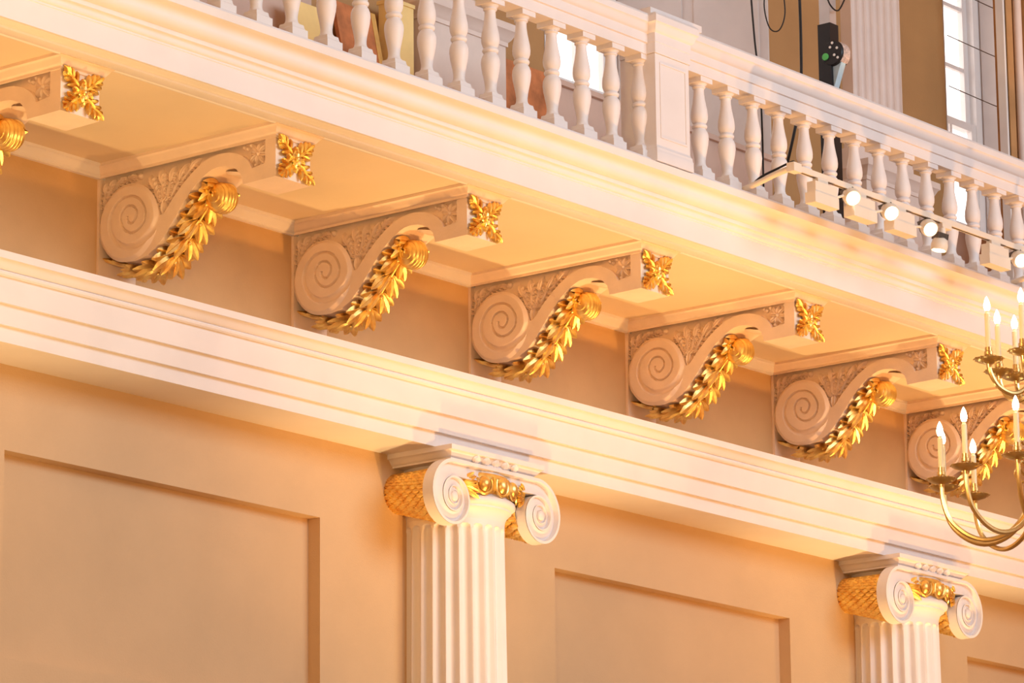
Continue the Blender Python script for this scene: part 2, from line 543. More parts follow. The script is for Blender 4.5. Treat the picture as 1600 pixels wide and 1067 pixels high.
def make_corbel():
    root = empty('scroll_corbel', (0, 0, Z0))
    off = (0, 0, -Z0)
    b = B()
    b.prism(UNDER + VOL + BANDU + BLOCK, 0.0, CW)
    b.build('scroll_body', 'stone', root, off, 30)
    volute_relief().build('volute_spiral', 'stone', root, off, 50)
    # recessed web behind the band
    web = [(0.02, 8.446), (-1.38, 8.446), (-1.38, 8.27), (-1.2, 8.25), (-1.12, 8.33), (-1.0, 8.36), (-0.9, 8.35), (-0.78, 8.28), (-0.6, 8.12), (-0.45, 7.95), (-0.3, 7.90), (-0.1, 7.95), (0.02, 8.1)]
    B().prism(web, 0.036, CW - 0.036).build('side_panel', 'stone', root, off, 0)
    # carved relief on the visible flank
    n = (-1, 0, 0)
    xw = 0.0365
    cv = B()
    def fr(y0, z0, y1, z1, W, k=3, H=0.026, **kw):
        cv.frond((xw, y0, z0), (xw, y1, z1), n, W, k, H, **kw)
    for (y0, z0, y1, z1, W, k) in ((-0.505, 8.165, -0.400, 8.385, 0.030, 6), (-0.525, 8.175, -0.500, 8.405, 0.032, 6), (-0.545, 8.180, -0.610, 8.405, 0.032, 6), (-0.565, 8.175, -0.720, 8.405, 0.028, 6), (-0.640, 8.262, -0.820, 8.418, 0.024, 6)):
        fr(y0, z0, y1, z1, W, k, 0.034, ang=58, fl=0.26)
    cv.tube([(xw + .004, -0.505, 8.12), (xw, -0.520, 8.20), (xw, -0.50, 8.30)], 0.014, 8)
    cv.petal((xw, -0.515, 8.105), (0, -0.1, 1), n, 0.11, 0.05, 0.034)
    for (y0, z0, y1, z1, W, k) in ((-0.022, 8.215, -0.045, 8.405, 0.026, 5), (-0.040, 8.265, -0.110, 8.41, 0.026, 5), (-0.085, 8.315, -0.210, 8.41, 0.022, 5), (-0.170, 8.365, -0.300, 8.400, 0.018, 4)):
        fr(y0, z0, y1, z1, W, k, 0.034, ang=60, fl=0.27)
    cv.ell((xw, -0.315, 8.393), ((0.026, 0, 0), (0, 0.022, 0), (0, 0, 0.022)), 10, 6)
    cv.ell((xw, -0.06, 8.30), ((0.026, 0, 0), (0, 0.02, 0), (0, 0, 0.02)), 10, 6)
    # square flower by the block
    for i in range(8):
        a = 2 * PI * i / 8 + 0.2
        L = 0.085 if i % 2 else 0.07
        cv.petal((xw, -1.288, 8.353), (0, math.cos(a), math.sin(a)), n, L, 0.036, 0.030)
    cv.ell((xw, -1.288, 8.353), ((0.036, 0, 0), (0, 0.016, 0), (0, 0, 0.016)), 10, 6)
    for (y, z) in ((-1.345, 8.418), (-1.342, 8.292), (-1.262, 8.288), (-1.225, 8.418), (-1.195, 8.40), (-1.17, 8.412), (-1.345, 8.355)):
        cv.ell((xw, y, z), ((0.026, 0, 0), (0, 0.015, 0), (0, 0, 0.015)), 8, 5)
    cv.build('carved_foliage', 'stone', root, off, 50)
    # crown moulding round three sides
    prof = [(0.0, 8.425), (0.010, 8.425), (0.010, 8.440), (0.016, 8.443)] + [(0.016 + (p[0]), p[1]) for p in cyma((0, 8.443), (0.042, 8.484), 7)] + [(0.062, 8.486), (0.062, 8.506)]
    B().sweep([(0, 0.02), (0, -1.441), (CW, -1.441), (CW, 0.02)], prof).build('crown_moulding', 'stone', root, off, 35)
    # wall strip carrying the scroll
    B().box(-0.005, CW + 0.012, 0.0, 0.03, 7.63, 8.45).build('wall_strip', 'stone', root, off, 0)
    # gilded flower on the end block
    fl = B()
    nn = Vector((0, -1, 0))
    c = Vector((CW / 2, -1.443, 8.312))
    for sx in (-1, 1):
        for sz in (-1, 1):
            d = Vector((sx * 0.150, 0, sz * 0.118))
            tip = c + d * 1.04
            base = c + d * 0.12
            L = (tip - base).length
            dd = d.normalized()
            for k, (u, a, l) in enumerate(((0.05, 78, 0.40), (0.22, 52, 0.46), (0.42, 40, 0.42), (0.60, 30, 0.34))):
                for sg in (-1, 1):
                    q = Matrix.Rotation(sg * math.radians(a), 3, nn) @ dd
                    fl.petal(base + dd * (L * u) + nn * 0.004, q, nn, L * l, 0.031, 0.026, 0.014)
            fl.petal(base + dd * (L * 0.45) + nn * .006, dd, nn, L * 0.58, 0.032, 0.028, 0.02)
            fl.petal(base + nn * .004, dd, nn, L * 0.7, 0.030, 0.03)
    for k in range(6):
        a = k * PI / 3 + 0.3
        fl.petal(c + nn * 0.018, (math.cos(a), 0, math.sin(a)), nn, 0.045, 0.036, 0.014, 0.012)
    fl.ell(c + nn * 0.034, ((0.017, 0, 0), (0, 0.016, 0), (0, 0, 0.017)), 12, 7)
    fl.build('gilded_flower', 'gold', root, off, 50)['label'] = 'gilded four-leaf flower on the white block end'
    # gilded acanthus hanging under the S curve
    line = [(-0.862, 8.285), (-0.80, 8.248), (-0.728, 8.185), (-0.665, 8.112), (-0.603, 8.040), (-0.54, 7.966), (-0.476, 7.908), (-0.401, 7.870), (-0.312, 7.853), (-0.223, 7.858), (-0.133, 7.890), (-0.07, 7.934), (-0.02, 8.0)]
    seg = [0]
    for i in range(1, len(line)):
        seg.append(seg[-1] + math.dist(line[i], line[i - 1]))
    def at(s):
        s = max(0, min(seg[-1] - 1e-6, s))
        for i in range(len(line) - 1):
            if s <= seg[i + 1]:
                t = (s - seg[i]) / (seg[i + 1] - seg[i])
                p = Vector((0, line[i][0] + (line[i + 1][0] - line[i][0]) * t, line[i][1] + (line[i + 1][1] - line[i][1]) * t))
                a = line[max(0, i - 1)]
                e = line[min(len(line) - 1, i + 2)]
                tg = Vector((0, e[0] - a[0], e[1] - a[1])).normalized()
                return p, tg, Vector((0, -tg.z * -1, tg.y * -1)) if False else Vector((0, tg.z, -tg.y))
    g = B()
    tot = seg[-1]
    NT = 8
    for i in range(NT):
        s0 = 0.015 + (tot - 0.15) * i / (NT - 1)
        p, tg, nr = at(s0)
        if nr.y > 0 and nr.z > 0:
            nr = -nr
        taper = 1.0 if i < NT - 2 else (0.82, 0.6)[i - (NT - 2)]
        for sg in (-1, 1):
            for (ang, L, W, lift, cu) in ((88, 0.150, 0.062, 0.000, 0.012), (66, 0.168, 0.070, 0.010, 0.028), (45, 0.170, 0.066, 0.020, 0.045), (22, 0.140, 0.052, 0.030, 0.035)):
                ang += random.uniform(-5, 5)
                d = tg * math.cos(math.radians(ang)) + Vector((sg, 0, 0)) * math.sin(math.radians(ang))
                base = p + Vector((CW / 2 + sg * 0.010, 0, 0)) + nr * (lift * taper + 0.004)
                g.petal(base, d, nr, L * random.uniform(0.95, 1.08) * (0.7 + 0.3 * taper), W, 0.026, cu * taper)
        g.petal(p + Vector((CW / 2, 0, 0)) + nr * 0.036 * taper, tg, nr, 0.13, 0.036, 0.026, -0.01)
    pts = []
    for i in range(14):
        p, tg, nr = at(0.03 + (tot - 0.2) * i / 13)
        if nr.y > 0 and nr.z > 0:
            nr = -nr
        pts.append(p + Vector((CW / 2, 0, 0)) + nr * 0.045)
        if i % 2 == 0:
            g.ell(pts[-1] + nr * .02, ((0.012, 0, 0), (0, 0.012, 0), (0, 0, 0.012)), 8, 5)
    g.tube(pts, 0.010, 8)
    # leaves cupping the roll
    for sg in (-1, 1):
        for k in range(3):
            g.petal((CW / 2 + sg * (0.02 + 0.035 * k), -0.79 - 0.005 * k, 8.225 + 0.015 * k), (sg * 0.35, -0.75, -0.35 + 0.2 * k), (sg * 0.5, -0.3, -0.8), 0.10, 0.055, 0.03, 0.035)
        g.ell((CW / 2 + sg * 0.085, -0.815, 8.235), ((0.03, 0, 0), (0, 0.03, 0), (0, 0, 0.03)), 10, 6)
    for sg in (-1, 0, 1):
        for L in (0.10, 0.07):
            g.petal((CW / 2 + sg * 0.05, -0.80, 8.245), (sg * 0.25, -0.35, -0.9), (0, -0.8, 0.1), L, 0.06, 0.03, 0.03)
        g.petal((CW / 2 + sg * 0.06, -0.83, 8.27), (sg * 0.9, -0.2, -0.5), (0, -0.6, -0.4), 0.09, 0.06, 0.02, 0.02)
    g.build('gilded_acanthus', 'gold', root, off, 50)['label'] = 'gilded acanthus spray under the scroll'
    # gilded roll: curled leaf end
    rb = B()
    prof = []
    N = 40
    for i in range(N + 1):
        t = -1 + 2 * i / N
        r = 0.096 * (1 - abs(t) ** 2.6) ** 0.5 if abs(t) < 1 else 0.0
        r *= 1 - 0.10 * (0.5 + 0.5 * math.cos(t * PI * 7)) ** 2
        prof.append((r, CW / 2 + t * 0.092))
    rb.lathe(prof, (0, -0.872, 8.180), 28, 'x')
    for sx in (-1, 1):
        sp = []
        for i in range(26):
            a = i / 25 * 2 * PI * 1.6
            r = 0.066 * (1 - i / 25 * 0.85)
            sp.append((CW / 2 + sx * (0.052 + 0.048 * (i / 25) ** 0.7), -0.872 + r * math.cos(a), 8.18 + r * math.sin(a)))
        rb.tube(sp, 0.009, 6)
    rb.build('gilded_roll', 'gold', root, off, 60)
    # stub joining roll to the arch
    st = B()
    for sg in (-1, 1):
        st.petal((CW / 2 + sg * .05, -1.12, 8.285), (-sg * 0.1, 0.9, 0.2), (0, -0.2, -1), 0.2, 0.07, 0.02)
    st.build('leaf_stub', 'stone', root, off, 50)
    return root

CLAB = {
    0: 'scroll corbel cut off by the left edge of the picture',
    1: 'scroll corbel with cracked spiral, first whole one from the left edge',
    2: 'scroll corbel second of the whole ones from the left, its crown in shade',
    3: 'scroll corbel above the nearer fluted column, brightly lit soffit behind',
    4: 'scroll corbel two places left of the chandelier',
    5: 'scroll corbel just left of the upper chandelier candles',
    6: 'scroll corbel partly hidden behind the brass chandelier',
}
proto = make_corbel()
DX = {0: 0, 1: 0.004, 2: 0, 3: 0.014, 4: -0.012, 5: 0, 6: 0}
for i in range(7):
    c = proto if i == 0 else copy_tree(proto)
    c.location = (1.8 * i + DX[i], 0, Z0)
    tag(c, CLAB[i], 'corbel', 'scroll corbels under the balcony')

# ------------------------------------------------------------------ fluted columns
def make_column():
    AY = -0.13
    root = empty('column', (0, AY, 0))
    # shaft
    NF, PF = 24, 8
    rows = [0.45, 2.0, 3.5, 4.5, 5.0, 5.4, 5.8, 6.1, 6.35, 6.5, 6.58]
    ztop = 6.665
    hwz = 0.036
    rows += [ztop - hwz + hwz * math.sin(PI / 2 * k / 7) for k in range(0, 8)] + [6.675, 6.70]
    v = []
    for z in rows:
        R0 = 0.338 + 0.030 * min(1, max(0, (6.7 - z) / 3.0))
        lim = 1.0 if z <= ztop - hwz else (math.sqrt(max(0, 1 - ((z - (ztop - hwz)) / hwz) ** 2)) if z < ztop - 1e-6 else 0.0)
        for i in range(NF):
            for k in range(PF):
                dl = -1 + 2 * k / PF           # -1..1 over the pitch
                a = 2 * PI * (i + 0.5 + dl / 2) / NF
                q = dl / 0.76
                d = 0.0
                if abs(q) < lim:
                    d = 0.030 * math.sqrt(max(0, lim * lim - q * q))
                r = R0 - d
                v.append((r * math.cos(a), r * math.sin(a), z))
    n = NF * PF
    f = [(j * n + i, j * n + (i + 1) % n, (j + 1) * n + (i + 1) % n, (j + 1) * n + i) for j in range(len(rows) - 1) for i in range(n)]
    B().add(v, f).build('shaft', 'cream', root, smooth=45)
    B().lathe([(0.338, 6.695), (0.340, 6.715), (0.352, 6.745), (0.375, 6.768), (0.384, 6.772), (0.384, 6.785), (0.392, 6.788), (0.408, 6.798), (0.414, 6.815), (0.410, 6.832), (0.396, 6.846), (0.380, 6.852), (0.36, 6.90), (0.36, 7.06)], seg=64).build('neck_ring', 'cream', root, smooth=40)
    B().lathe([(0.40, 0.45), (0.44, 0.42), (0.45, 0.36), (0.41, 0.32), (0.42, 0.26), (0.50, 0.22), (0.52, 0.16), (0.50, 0.10)], seg=48).box(-.52, .52, -.52, .17, 0, .1).build('base', 'cream', root, smooth=40)
    # capital as one part with pieces below it
    cap = B()
    path = [(-0.425, 0.17), (-0.425, -0.325), (0.425, -0.325), (0.425, 0.17)]
    prof = [(0.0, 7.046), (0.012, 7.046), (0.012, 7.056)] + [(0.012 + p[0], p[1]) for p in cyma((0.0, 7.058), (0.046, 7.098), 6)] + [(0.064, 7.100), (0.064, 7.132), (0.0, 7.132)]
    cap.sweep(path, prof)
    cap.box(-0.425, 0.425, -0.325, 0.17, 7.046, 7.131)
    capo = cap.build('capital', 'cream', root, smooth=35)
    # carved band in the middle of the abacus face
    cb = B()
    nb = Vector((0, -0.8, -0.45)).normalized()
    for i in range(5):
        x = -0.2 + 0.1 * i
        cb.petal((x, -0.341, 7.050), (0, -0.6, 0.75), nb, 0.062, 0.072, 0.018)
        cb.ell((x, -0.352, 7.07), ((0.022, 0, 0), (0, 0.012, 0.012), (0, -0.012, 0.02)), 8, 6)
        if i < 4:
            cb.petal((x + .05, -0.341, 7.105), (0, 0.35, -0.8), nb, 0.06, 0.03, 0.024)
    cb.build('carved_leaf_band', 'cream', capo, smooth=50)
    # front scrolls
    EX, EZ, YF = 0.453, 6.79, -0.375
    R0, K = 0.252, math.log(0.252 / 0.185) / PI
    TURN = math.exp(-2 * PI * K)
    NTH = 44
    def hprof(s):
        if s < 0.20:
            return 0.0
        if s < 0.25:
            return 0.042 * (s - 0.20) / 0.05
        t = (s - 0.25) / 0.75
        return 0.042 - 0.036 * t ** 1.3
    ss = [0, 0.10, 0.20, 0.25, 0.34, 0.45, 0.58, 0.72, 0.86, 1.0]
    for sx in (-1, 1):
        b = B()
        v = []
        TN = NTH * 13 // 4 + 1
        for i in range(TN):
            th = 2 * PI * i / NTH
            r1 = R0 * math.exp(-K * th)
            r2 = r1 * TURN
            dep = max(0.35, (r1 / R0) ** 0.6)
            for s_ in ss:
                r = r1 + (r2 - r1) * s_
                # th = 0 at the top, turning outwards
                x = EX + r * math.sin(th)
                z = EZ + r * math.cos(th)
                v.append((sx * x, YF + hprof(s_) * dep + 0.02 * (1 - r / R0) * -0.6, z))
        m = len(ss)
        f = [(i * m + j, (i + 1) * m + j, (i + 1) * m + j + 1, i * m + j + 1) for i in range(TN - 1) for j in range(m - 1)]
        b.add(v, f)
        rl = R0 * math.exp(-K * 2 * PI * 3.25)
        b.ell((sx * EX, YF - 0.004, EZ), ((rl * 1.05, 0, 0), (0, 0.016, 0), (0, 0, rl * 1.05)), 16, 8)
        # rim
        v = []
        for i in range(NTH + 9):
            th = 2 * PI * i / NTH
            r = R0 * math.exp(-K * th)
            for y in (YF, YF + 0.085):
                v.append((sx * (EX + r * math.sin(th)), y, EZ + r * math.cos(th)))
        f = [(2 * i, 2 * i + 1, 2 * i + 3, 2 * i + 2) for i in range(NTH + 8)]
        b.add(v, f)
        # back plate
        bp = [(sx * (EX + R0 * math.exp(-K * 2 * PI * i / NTH) * math.sin(2 * PI * i / NTH)), EZ + R0 * math.exp(-K * 2 * PI * i / NTH) * math.cos(2 * PI * i / NTH)) for i in range(NTH)]
        k = len(b.v)
        b.add([(p[0], YF + 0.085, p[1]) for p in bp], [tuple(range(len(bp)))])
        b.build('scroll', 'cream', capo, smooth=50)
    # channel joining the scrolls
    jb = B()
    v = []
    for x in (-EX, EX):
        for s_ in ss:
            r = R0 + (R0 * TURN - R0) * s_
            v.append((x, YF + hprof(s_) - 0.012 * (1 - r / R0), EZ + r))
        v += [(x, YF + 0.085, EZ + R0 * TURN), (x, YF + 0.085, EZ + R0)]
    m = len(ss) + 2
    jb.add(v, [(j, (j + 1) % m, m + (j + 1) % m, m + j) for j in range(m)])
    jb.build('scroll_band', 'cream', capo, smooth=40)
    # gilded side rolls, tapering back to the wall
    for sx in (-1, 1):
        b = B()
        def roll_at(t):
            return -0.30 + 0.45 * t, 0.178 - 0.062 * t ** 0.8, sx * (EX - 0.065 * t), EZ + 0.02 + 0.075 * t
        v = []
        NS = 36
        for i in range(15):
            y, r, cx_, cz_ = roll_at(i / 14)
            for k in range(NS):
                a = 2 * PI * k / NS
                v.append((cx_ + r * math.cos(a), y, cz_ + r * math.sin(a)))
        b.add(v, [(i * NS + k, i * NS + (k + 1) % NS, (i + 1) * NS + (k + 1) % NS, (i + 1) * NS + k) for i in range(14) for k in range(NS)])
        for j in range(11):
            t = j / 11
            y, r, cx_, cz_ = roll_at(t)
            for i in range(20):
                a = 2 * PI * (i + 0.5 * (j % 2)) / 20
                nr = Vector((math.cos(a), 0, math.sin(a)))
                b.petal(Vector((cx_, y, cz_)) + nr * (r - 0.006), (0, 1, 0), nr, 0.062, 0.046, 0.018, 0.010, nu=4)
        b.build('gilded_roll', 'gold', capo, smooth=50)
    # gilded egg and dart ring
    e = B()
    e.lathe([(0.355, 6.85), (0.385, 6.87), (0.392, 6.90), (0.392, 6.97), (0.37, 7.0)], seg=48)
    for k in range(-3, 4):
        a = -PI / 2 + k * math.radians(21)
        nr = Vector((math.cos(a), math.sin(a), 0))
        tg = Vector((-math.sin(a), math.cos(a), 0))
        cen = nr * 0.40 + Vector((0, 0, 6.915))
        e.ell(cen + nr * 0.005, (tg * 0.047, nr * 0.045, Vector((0, 0, 0.055))), 14, 9)
        for sg in (-1, 1):
            e.tube([cen + tg * (sg * 0.060 * math.cos(w)) + Vector((0, 0, -0.066 * math.sin(w))) + nr * 0.014 for w in [i * PI / 2 / 8 for i in range(-3, 9)]], 0.010, 6)
        q = nr
        a2 = a + math.radians(10.5)
        n2 = Vector((math.cos(a2), math.sin(a2), 0))
        e.petal(n2 * 0.40 + Vector((0, 0, 6.97)), (0, 0, -1), n2, 0.11, 0.03, 0.03)
    for sx in (-1, 1):
        for k in range(6):
            an = math.radians(-35 + 16 * k)
            e.petal((sx * 0.325, -0.335, 6.885 + 0.005 * k), (-sx * math.cos(an), -0.2, math.sin(an) * 0.9), (0, -1, 0), 0.15 - 0.008 * k, 0.034, 0.022, 0.02)
        for k in range(5):
            e.ell((sx * (0.33 + 0.035 * k), -0.335, 6.935 - 0.006 * k + .02), ((0.016, 0, 0), (0, 0.02, 0), (0, 0, 0.016)), 8, 5)
    e.build('gilded_egg_moulding', 'gold', capo, smooth=50)
    return root

colp = make_column()
colp.location = (5.05, -0.13, 0)
tag(colp, 'white fluted column with scrolled gilded capital in the middle of the picture', 'column', 'engaged fluted columns')
col2 = copy_tree(colp)
col2.location = (5.05 + BAY, -0.13, 0)
tag(col2, 'white fluted column with scrolled gilded capital below the brass chandelier', 'column', 'engaged fluted columns')

# ------------------------------------------------------------------ balustrade
BY = -1.75
BZ = 8.885
ZR = 9.287
def baluster_mesh():
    b = B()
    def sq(h, z0, z1, h1=None):
        h1 = h1 or h
        v = [(-h, -h, z0), (h, -h, z0), (h, h, z0), (-h, h, z0), (-h1, -h1, z1), (h1, -h1, z1), (h1, h1, z1), (-h1, h1, z1)]
        b.add(v, [(3, 2, 1, 0), (4, 5, 6, 7), (0, 1, 5, 4), (1, 2, 6, 5), (2, 3, 7, 6), (3, 0, 4, 7)])
    sq(0.068, -0.402, -0.318)
    sq(0.062, -0.318, -0.306, 0.054)
    sq(0.054, -0.306, -0.284, 0.050)
    prof = [(0.048, -0.29), (0.047, -0.278), (0.040, -0.270), (0.0365, -0.255), (0.036, -0.235), (0.040, -0.205), (0.048, -0.165), (0.056, -0.125), (0.0605, -0.085), (0.058, -0.055), (0.050, -0.033), (0.0405, -0.020), (0.040, -0.016), (0.047, -0.013), (0.0515, -0.004), (0.0515, 0.004), (0.047, 0.012), (0.041, 0.015), (0.041, 0.019), (0.049, 0.030), (0.056, 0.050), (0.058, 0.077), (0.055, 0.110), (0.047, 0.150), (0.040, 0.190), (0.0355, 0.225), (0.0345, 0.255), (0.036, 0.262), (0.043, 0.266), (0.045, 0.272), (0.040, 0.277), (0.044, 0.284), (0.055, 0.292), (0.057, 0.298)]
    b.lathe(prof, seg=28)
    sq(0.066, 0.296, 0.345)
    return b
RAIL = [(-1.855, 9.618), (-1.855, 9.690), (-1.868, 9.694), (-1.868, 9.755), (-1.876, 9.760)] + cyma((-1.878, 9.762), (-1.905, 9.815), 6) + [(-1.910, 9.818), (-1.910, 9.862), (-1.895, 9.882)]
RAIL = [(y + 0.032, z) for (y, z) in RAIL]
RAIL = RAIL + [(-3.5 - y, z) for (y, z) in reversed(RAIL)]
PLIN = [(-1.850, 8.885), (-1.850, 8.906), (-1.842, 8.912), (-1.62, 8.912), (-1.62, 8.885)]
PITCH = 0.3115
bm_obj = None
def balustrade(x0, x1, xs_, label):
    global bm_obj
    root = empty('balustrade', ((x0 + x1) / 2, BY, BZ))
    off = (-(x0 + x1) / 2, -BY, -BZ)
    B().prism(RAIL, x0, x1).build('handrail', 'cream', root, off, 35)
    B().prism(PLIN, x0, x1).build('plinth', 'cream', root, off, 35)
    for x in xs_:
        if bm_obj is None:
            bm_obj = baluster_mesh().build('baluster', 'cream', root, smooth=45)
            o = bm_obj
        else:
            o = bm_obj.copy()
            COL.objects.link(o)
            o.parent = root
        o.location = (x + off[0], 0, ZR - BZ)
    return tag(root, label, 'balustrade', 'balcony balustrades')

PX0, PX1 = 5.015, 5.385
balustrade(-3.2, PX0, [5.022 - PITCH * i for i in range(0, 20)], 'white balustrade run left of the square pier')
balustrade(PX1, 11.0, [5.683 + 0.3075 * i for i in range(0, 17)], 'white balustrade run right of the square pier, behind the track lights')

# pier
pr_ = empty('balustrade_pier', ((PX0 + PX1) / 2, BY, BZ))
off = (-(PX0 + PX1) / 2, -BY, -BZ)
PYF, PYB = -1.884, -1.60
B().box(PX0, PX1, PYF, PYB, 8.93, 9.62).build('shaft', 'cream', pr_, off, 0)
B().sweep([(PX0, PYB), (PX0, PYF), (PX1, PYF), (PX1, PYB)], [(0.0, 9.0), (0.004, 8.985), (0.010, 8.978), (0.012, 8.955), (0.015, 8.95), (0.016, 8.884), (0, 8.884)]).build('base_moulding', 'cream', pr_, off, 35)
pp = [(-(y + 1.823), z) for (y, z) in RAIL[:len(RAIL) // 2]]
cp = B()
cp.sweep([(PX0, PYB), (PX0, PYF), (PX1, PYF), (PX1, PYB)], pp)
cp.box(PX0 - .01, PX1 + .01, PYF - .01, PYB, 9.62, 9.88)
cp.build('cap_moulding', 'cream', pr_, off, 35)
B().box(PX0 - 0.04, PX1 + 0.16, PYF + 0.0, PYB - .02, 9.88, 9.925).build('cap_slab', 'cream', pr_, off, 0)
fp = B()
fa, fb, fc, fd = PX0 + .045, PX1 - .035, 9.05, 9.565
for (a, b_, c_, d_) in ((fa, fb, fc, fc + .012), (fa, fb, fd - .012, fd), (fa, fa + .012, fc + .012, fd - .012), (fb - .012, fb, fc + .012, fd - .012)):
    fp.box(a, b_, PYF - .006, PYF + .002, c_, d_)
fp.build('panel_bead', 'cream', pr_, off, 0)
tag(pr_, 'square white pier with a panelled face between the two balustrade runs', 'pier')

# ------------------------------------------------------------------ gallery pilasters
def pilaster(xc, label):
    root = empty('pilaster', (xc, 0, 8.86))
    off = (-xc, 0, -8.86)
    B().box(xc - .445, xc + .445, -0.26, 0.0, 8.86, 10.12).build('pedestal', 'pedestal', root, off, 0)
    pf = [(0, 10.10), (0.012, 10.10), (0.012, 10.13), (0.03, 10.15), (0.05, 10.19), (0.065, 10.20), (0.065, 10.25), (0.0, 10.27)]
    B().sweep([(xc - .445, 0.0), (xc - .445, -.26), (xc + .445, -.26), (xc + .445, 0)], pf).box(xc - .445, xc + .445, -.26, 0, 10.10, 10.265).build('pedestal_cap', 'pedestal', root, off, 35)
    # fluted shaft
    hw = 0.35
    pts = [(xc - hw, 0.0), (xc - hw, -0.10)]
    nf = 7
    w = 2 * hw / nf
    for i in range(nf):
        c = xc - hw + w * (i + .5)
        for k in range(7):
            a = PI * k / 6
            pts.append((c - 0.38 * w * math.cos(a), -0.10 + 0.028 * math.sin(a)))
    pts += [(xc + hw, -0.10), (xc + hw, 0.0)]
    B().prism(pts, 10.40, 16.0, 'z').build('fluted_shaft', 'pedestal', root, off, 45)
    B().box(xc - .40, xc + .40, -.15, 0, 10.265, 10.40).build('base', 'pedestal', root, off, 0)
    tag(root, label, 'pilaster', 'gallery pilasters')
pilaster(5.05, 'pale pedestal of a gallery pilaster behind the balusters left of the pier')
pilaster(5.05 + BAY + 0.06, 'pinkish fluted pilaster on the brown gallery wall behind the right handrail')

# boards on the gallery
def board(name, x0, x1, y, z0, z1, m, label, cat='board', lean=0.0, th=0.03, skew=0.0):
    root = empty(name, ((x0 + x1) / 2, y, z0))
    v = [(x0, y, z0), (x1, y, z0), (x1 - skew, y + lean, z1), (x0 - skew, y + lean, z1)]
    v += [(a, b_ + th, c_) for a, b_, c_ in v]
    off = (-(x0 + x1) / 2, -y, -z0)
    B().add(v, [(0, 1, 2, 3), (7, 6, 5, 4), (0, 4, 5, 1), (1, 5, 6, 2), (2, 6, 7, 3), (3, 7, 4, 0)]).build('face', m, root, off, 0)
    # edge lipping
    ev = [(x1, y - .004, z0), (x1 + .045, y - .004, z0), (x1 + .045 - skew, y + lean - .004, z1), (x1 - skew, y + lean - .004, z1)]
    ev += [(a, b_ + th, c_) for a, b_, c_ in ev]
    B().add(ev, [(0, 1, 2, 3), (7, 6, 5, 4), (0, 4, 5, 1), (1, 5, 6, 2), (2, 6, 7, 3), (3, 7, 4, 0)]).build('edge_strip', 'pine', root, off, 0)
    return tag(root, label, cat)
board('wooden_board', 3.90, 4.27, -0.33, 8.87, 10.06, 'wood', 'red-brown board leaning on the gallery wall left of the yellow panel', lean=0.2, skew=0.06)
board('wooden_board', 5.62, 6.26, -0.10, 8.87, 10.12, 'wood', 'red-brown board standing between the pale pedestal and the gallery window', lean=0.04)
board('wooden_board', 3.42, 3.72, -0.36, 8.87, 9.95, 'yellow', 'cream board with a golden edge at the upper left behind the balusters', lean=0.2, skew=0.04)
yb = empty('yellow_panel', (4.46, -0.24, 8.87))
off = (-4.46, 0.24, -8.87)
B().box(4.31, 4.53, -0.24, -0.12, 8.87, 10.14).build('panel', 'yellow', yb, off, 0)
B().box(4.30, 4.535, -0.25, -0.11, 10.14, 10.165).build('top_lip', 'yellow', yb, off, 0)
B().box(4.32, 4.52, -0.25, -0.11, 9.60, 9.62).build('joint_bead', 'yellow', yb, off, 0)
tag(yb, 'narrow pale yellow panel beside the pale pilaster pedestal', 'panel')
# dado panels below the windows
for k, lab in ((1, 'plain brownish dado under the left gallery window'), (2, 'plain brownish dado under the middle gallery window'), (3, 'plain brownish dado under the right gallery window')):
    a, b_ = OPN[k]
    d = B().box(a + .0, b_ - .0, 0.0, 0.03, 8.86, 10.09).build('trim_%d' % (k + 3), 'dado', smooth=0)
    struct(d, lab)

# tall timber frame at the right edge
tf = empty('timber_frame', (11.8, -0.6, 8.87))
off = (-11.8, 0.6, -8.87)
B().box(11.46, 11.485, -0.62, -0.55, 8.87, 15.9).build('edge_strip', 'white', tf, off, 0)
B().box(11.485, 11.51, -0.61, -0.55, 8.87, 15.9).build('shadow_gap', 'black', tf, off, 0)
B().box(11.51, 12.6, -0.58, -0.50, 8.87, 15.9).build('board', 'brown', tf, off, 0)
B().box(11.51, 11.60, -0.62, -0.56, 8.87, 15.9).build('post', 'brown', tf, off, 0)
B().lathe([(0.035, 8.87), (0.035, 15.9)], (11.68, -0.62, 0), 16).build('pipe', 'pedestal', tf, off, 40)
B().box(11.78, 11.9, -0.64, -0.55, 8.87, 15.9).build('post', 'brown', tf, off, 0)
tag(tf, 'tall brown timber frame with a pale vertical pipe at the right edge', 'frame')

# wires across the right-hand window
for i, (z0, z1, lab) in enumerate(((12.12, 12.12, 'topmost thin wire across the right gallery window'), (11.70, 11.70, 'middle thin wire across the right gallery window'), (11.27, 11.27, 'lowest thin wire across the right gallery window'))):
    tag(B().tube([(11.57, -0.02, z0), (12.2, -0.02, z0 - .01), (14.4, -0.02, z1)], 0.004, 6).build('wire', 'fin'), lab, 'wire', 'wires across the window')

# ------------------------------------------------------------------ lifting stand on the gallery
SX, SY = 8.52, -0.90
ls = empty('lifting_stand', (SX, SY, 8.87))
off = (-SX, -SY, -8.87)
def sbox(x0, x1, y0, y1, z0, z1):
    return B().box(SX + x0, SX + x1, SY + y0, SY + y1, z0, z1)
sbox(-.055, .055, -.055, .055, 8.9, 10.86).build('lower_mast', 'black', ls, off, 0)
sbox(-.045, .045, -.045, .045, 10.86, 13.0).build('upper_mast', 'silver', ls, off, 0)
DY, DZ = SY - .065, 10.62
B().lathe([(0.0, SX - .06), (.088, SX - .06), (.095, SX - .05), (.095, SX + .05), (.088, SX + .06), (0.0, SX + .06)], (0, DY, DZ), 28, 'x').build('winch_drum', 'black', ls, off, 40)
B().lathe([(0.098, SX - .045), (0.098, SX + .045)], (0, DY, DZ), 20, 'x', 1.75, 4.0).build('sticker', 'label', ls, off, 40)
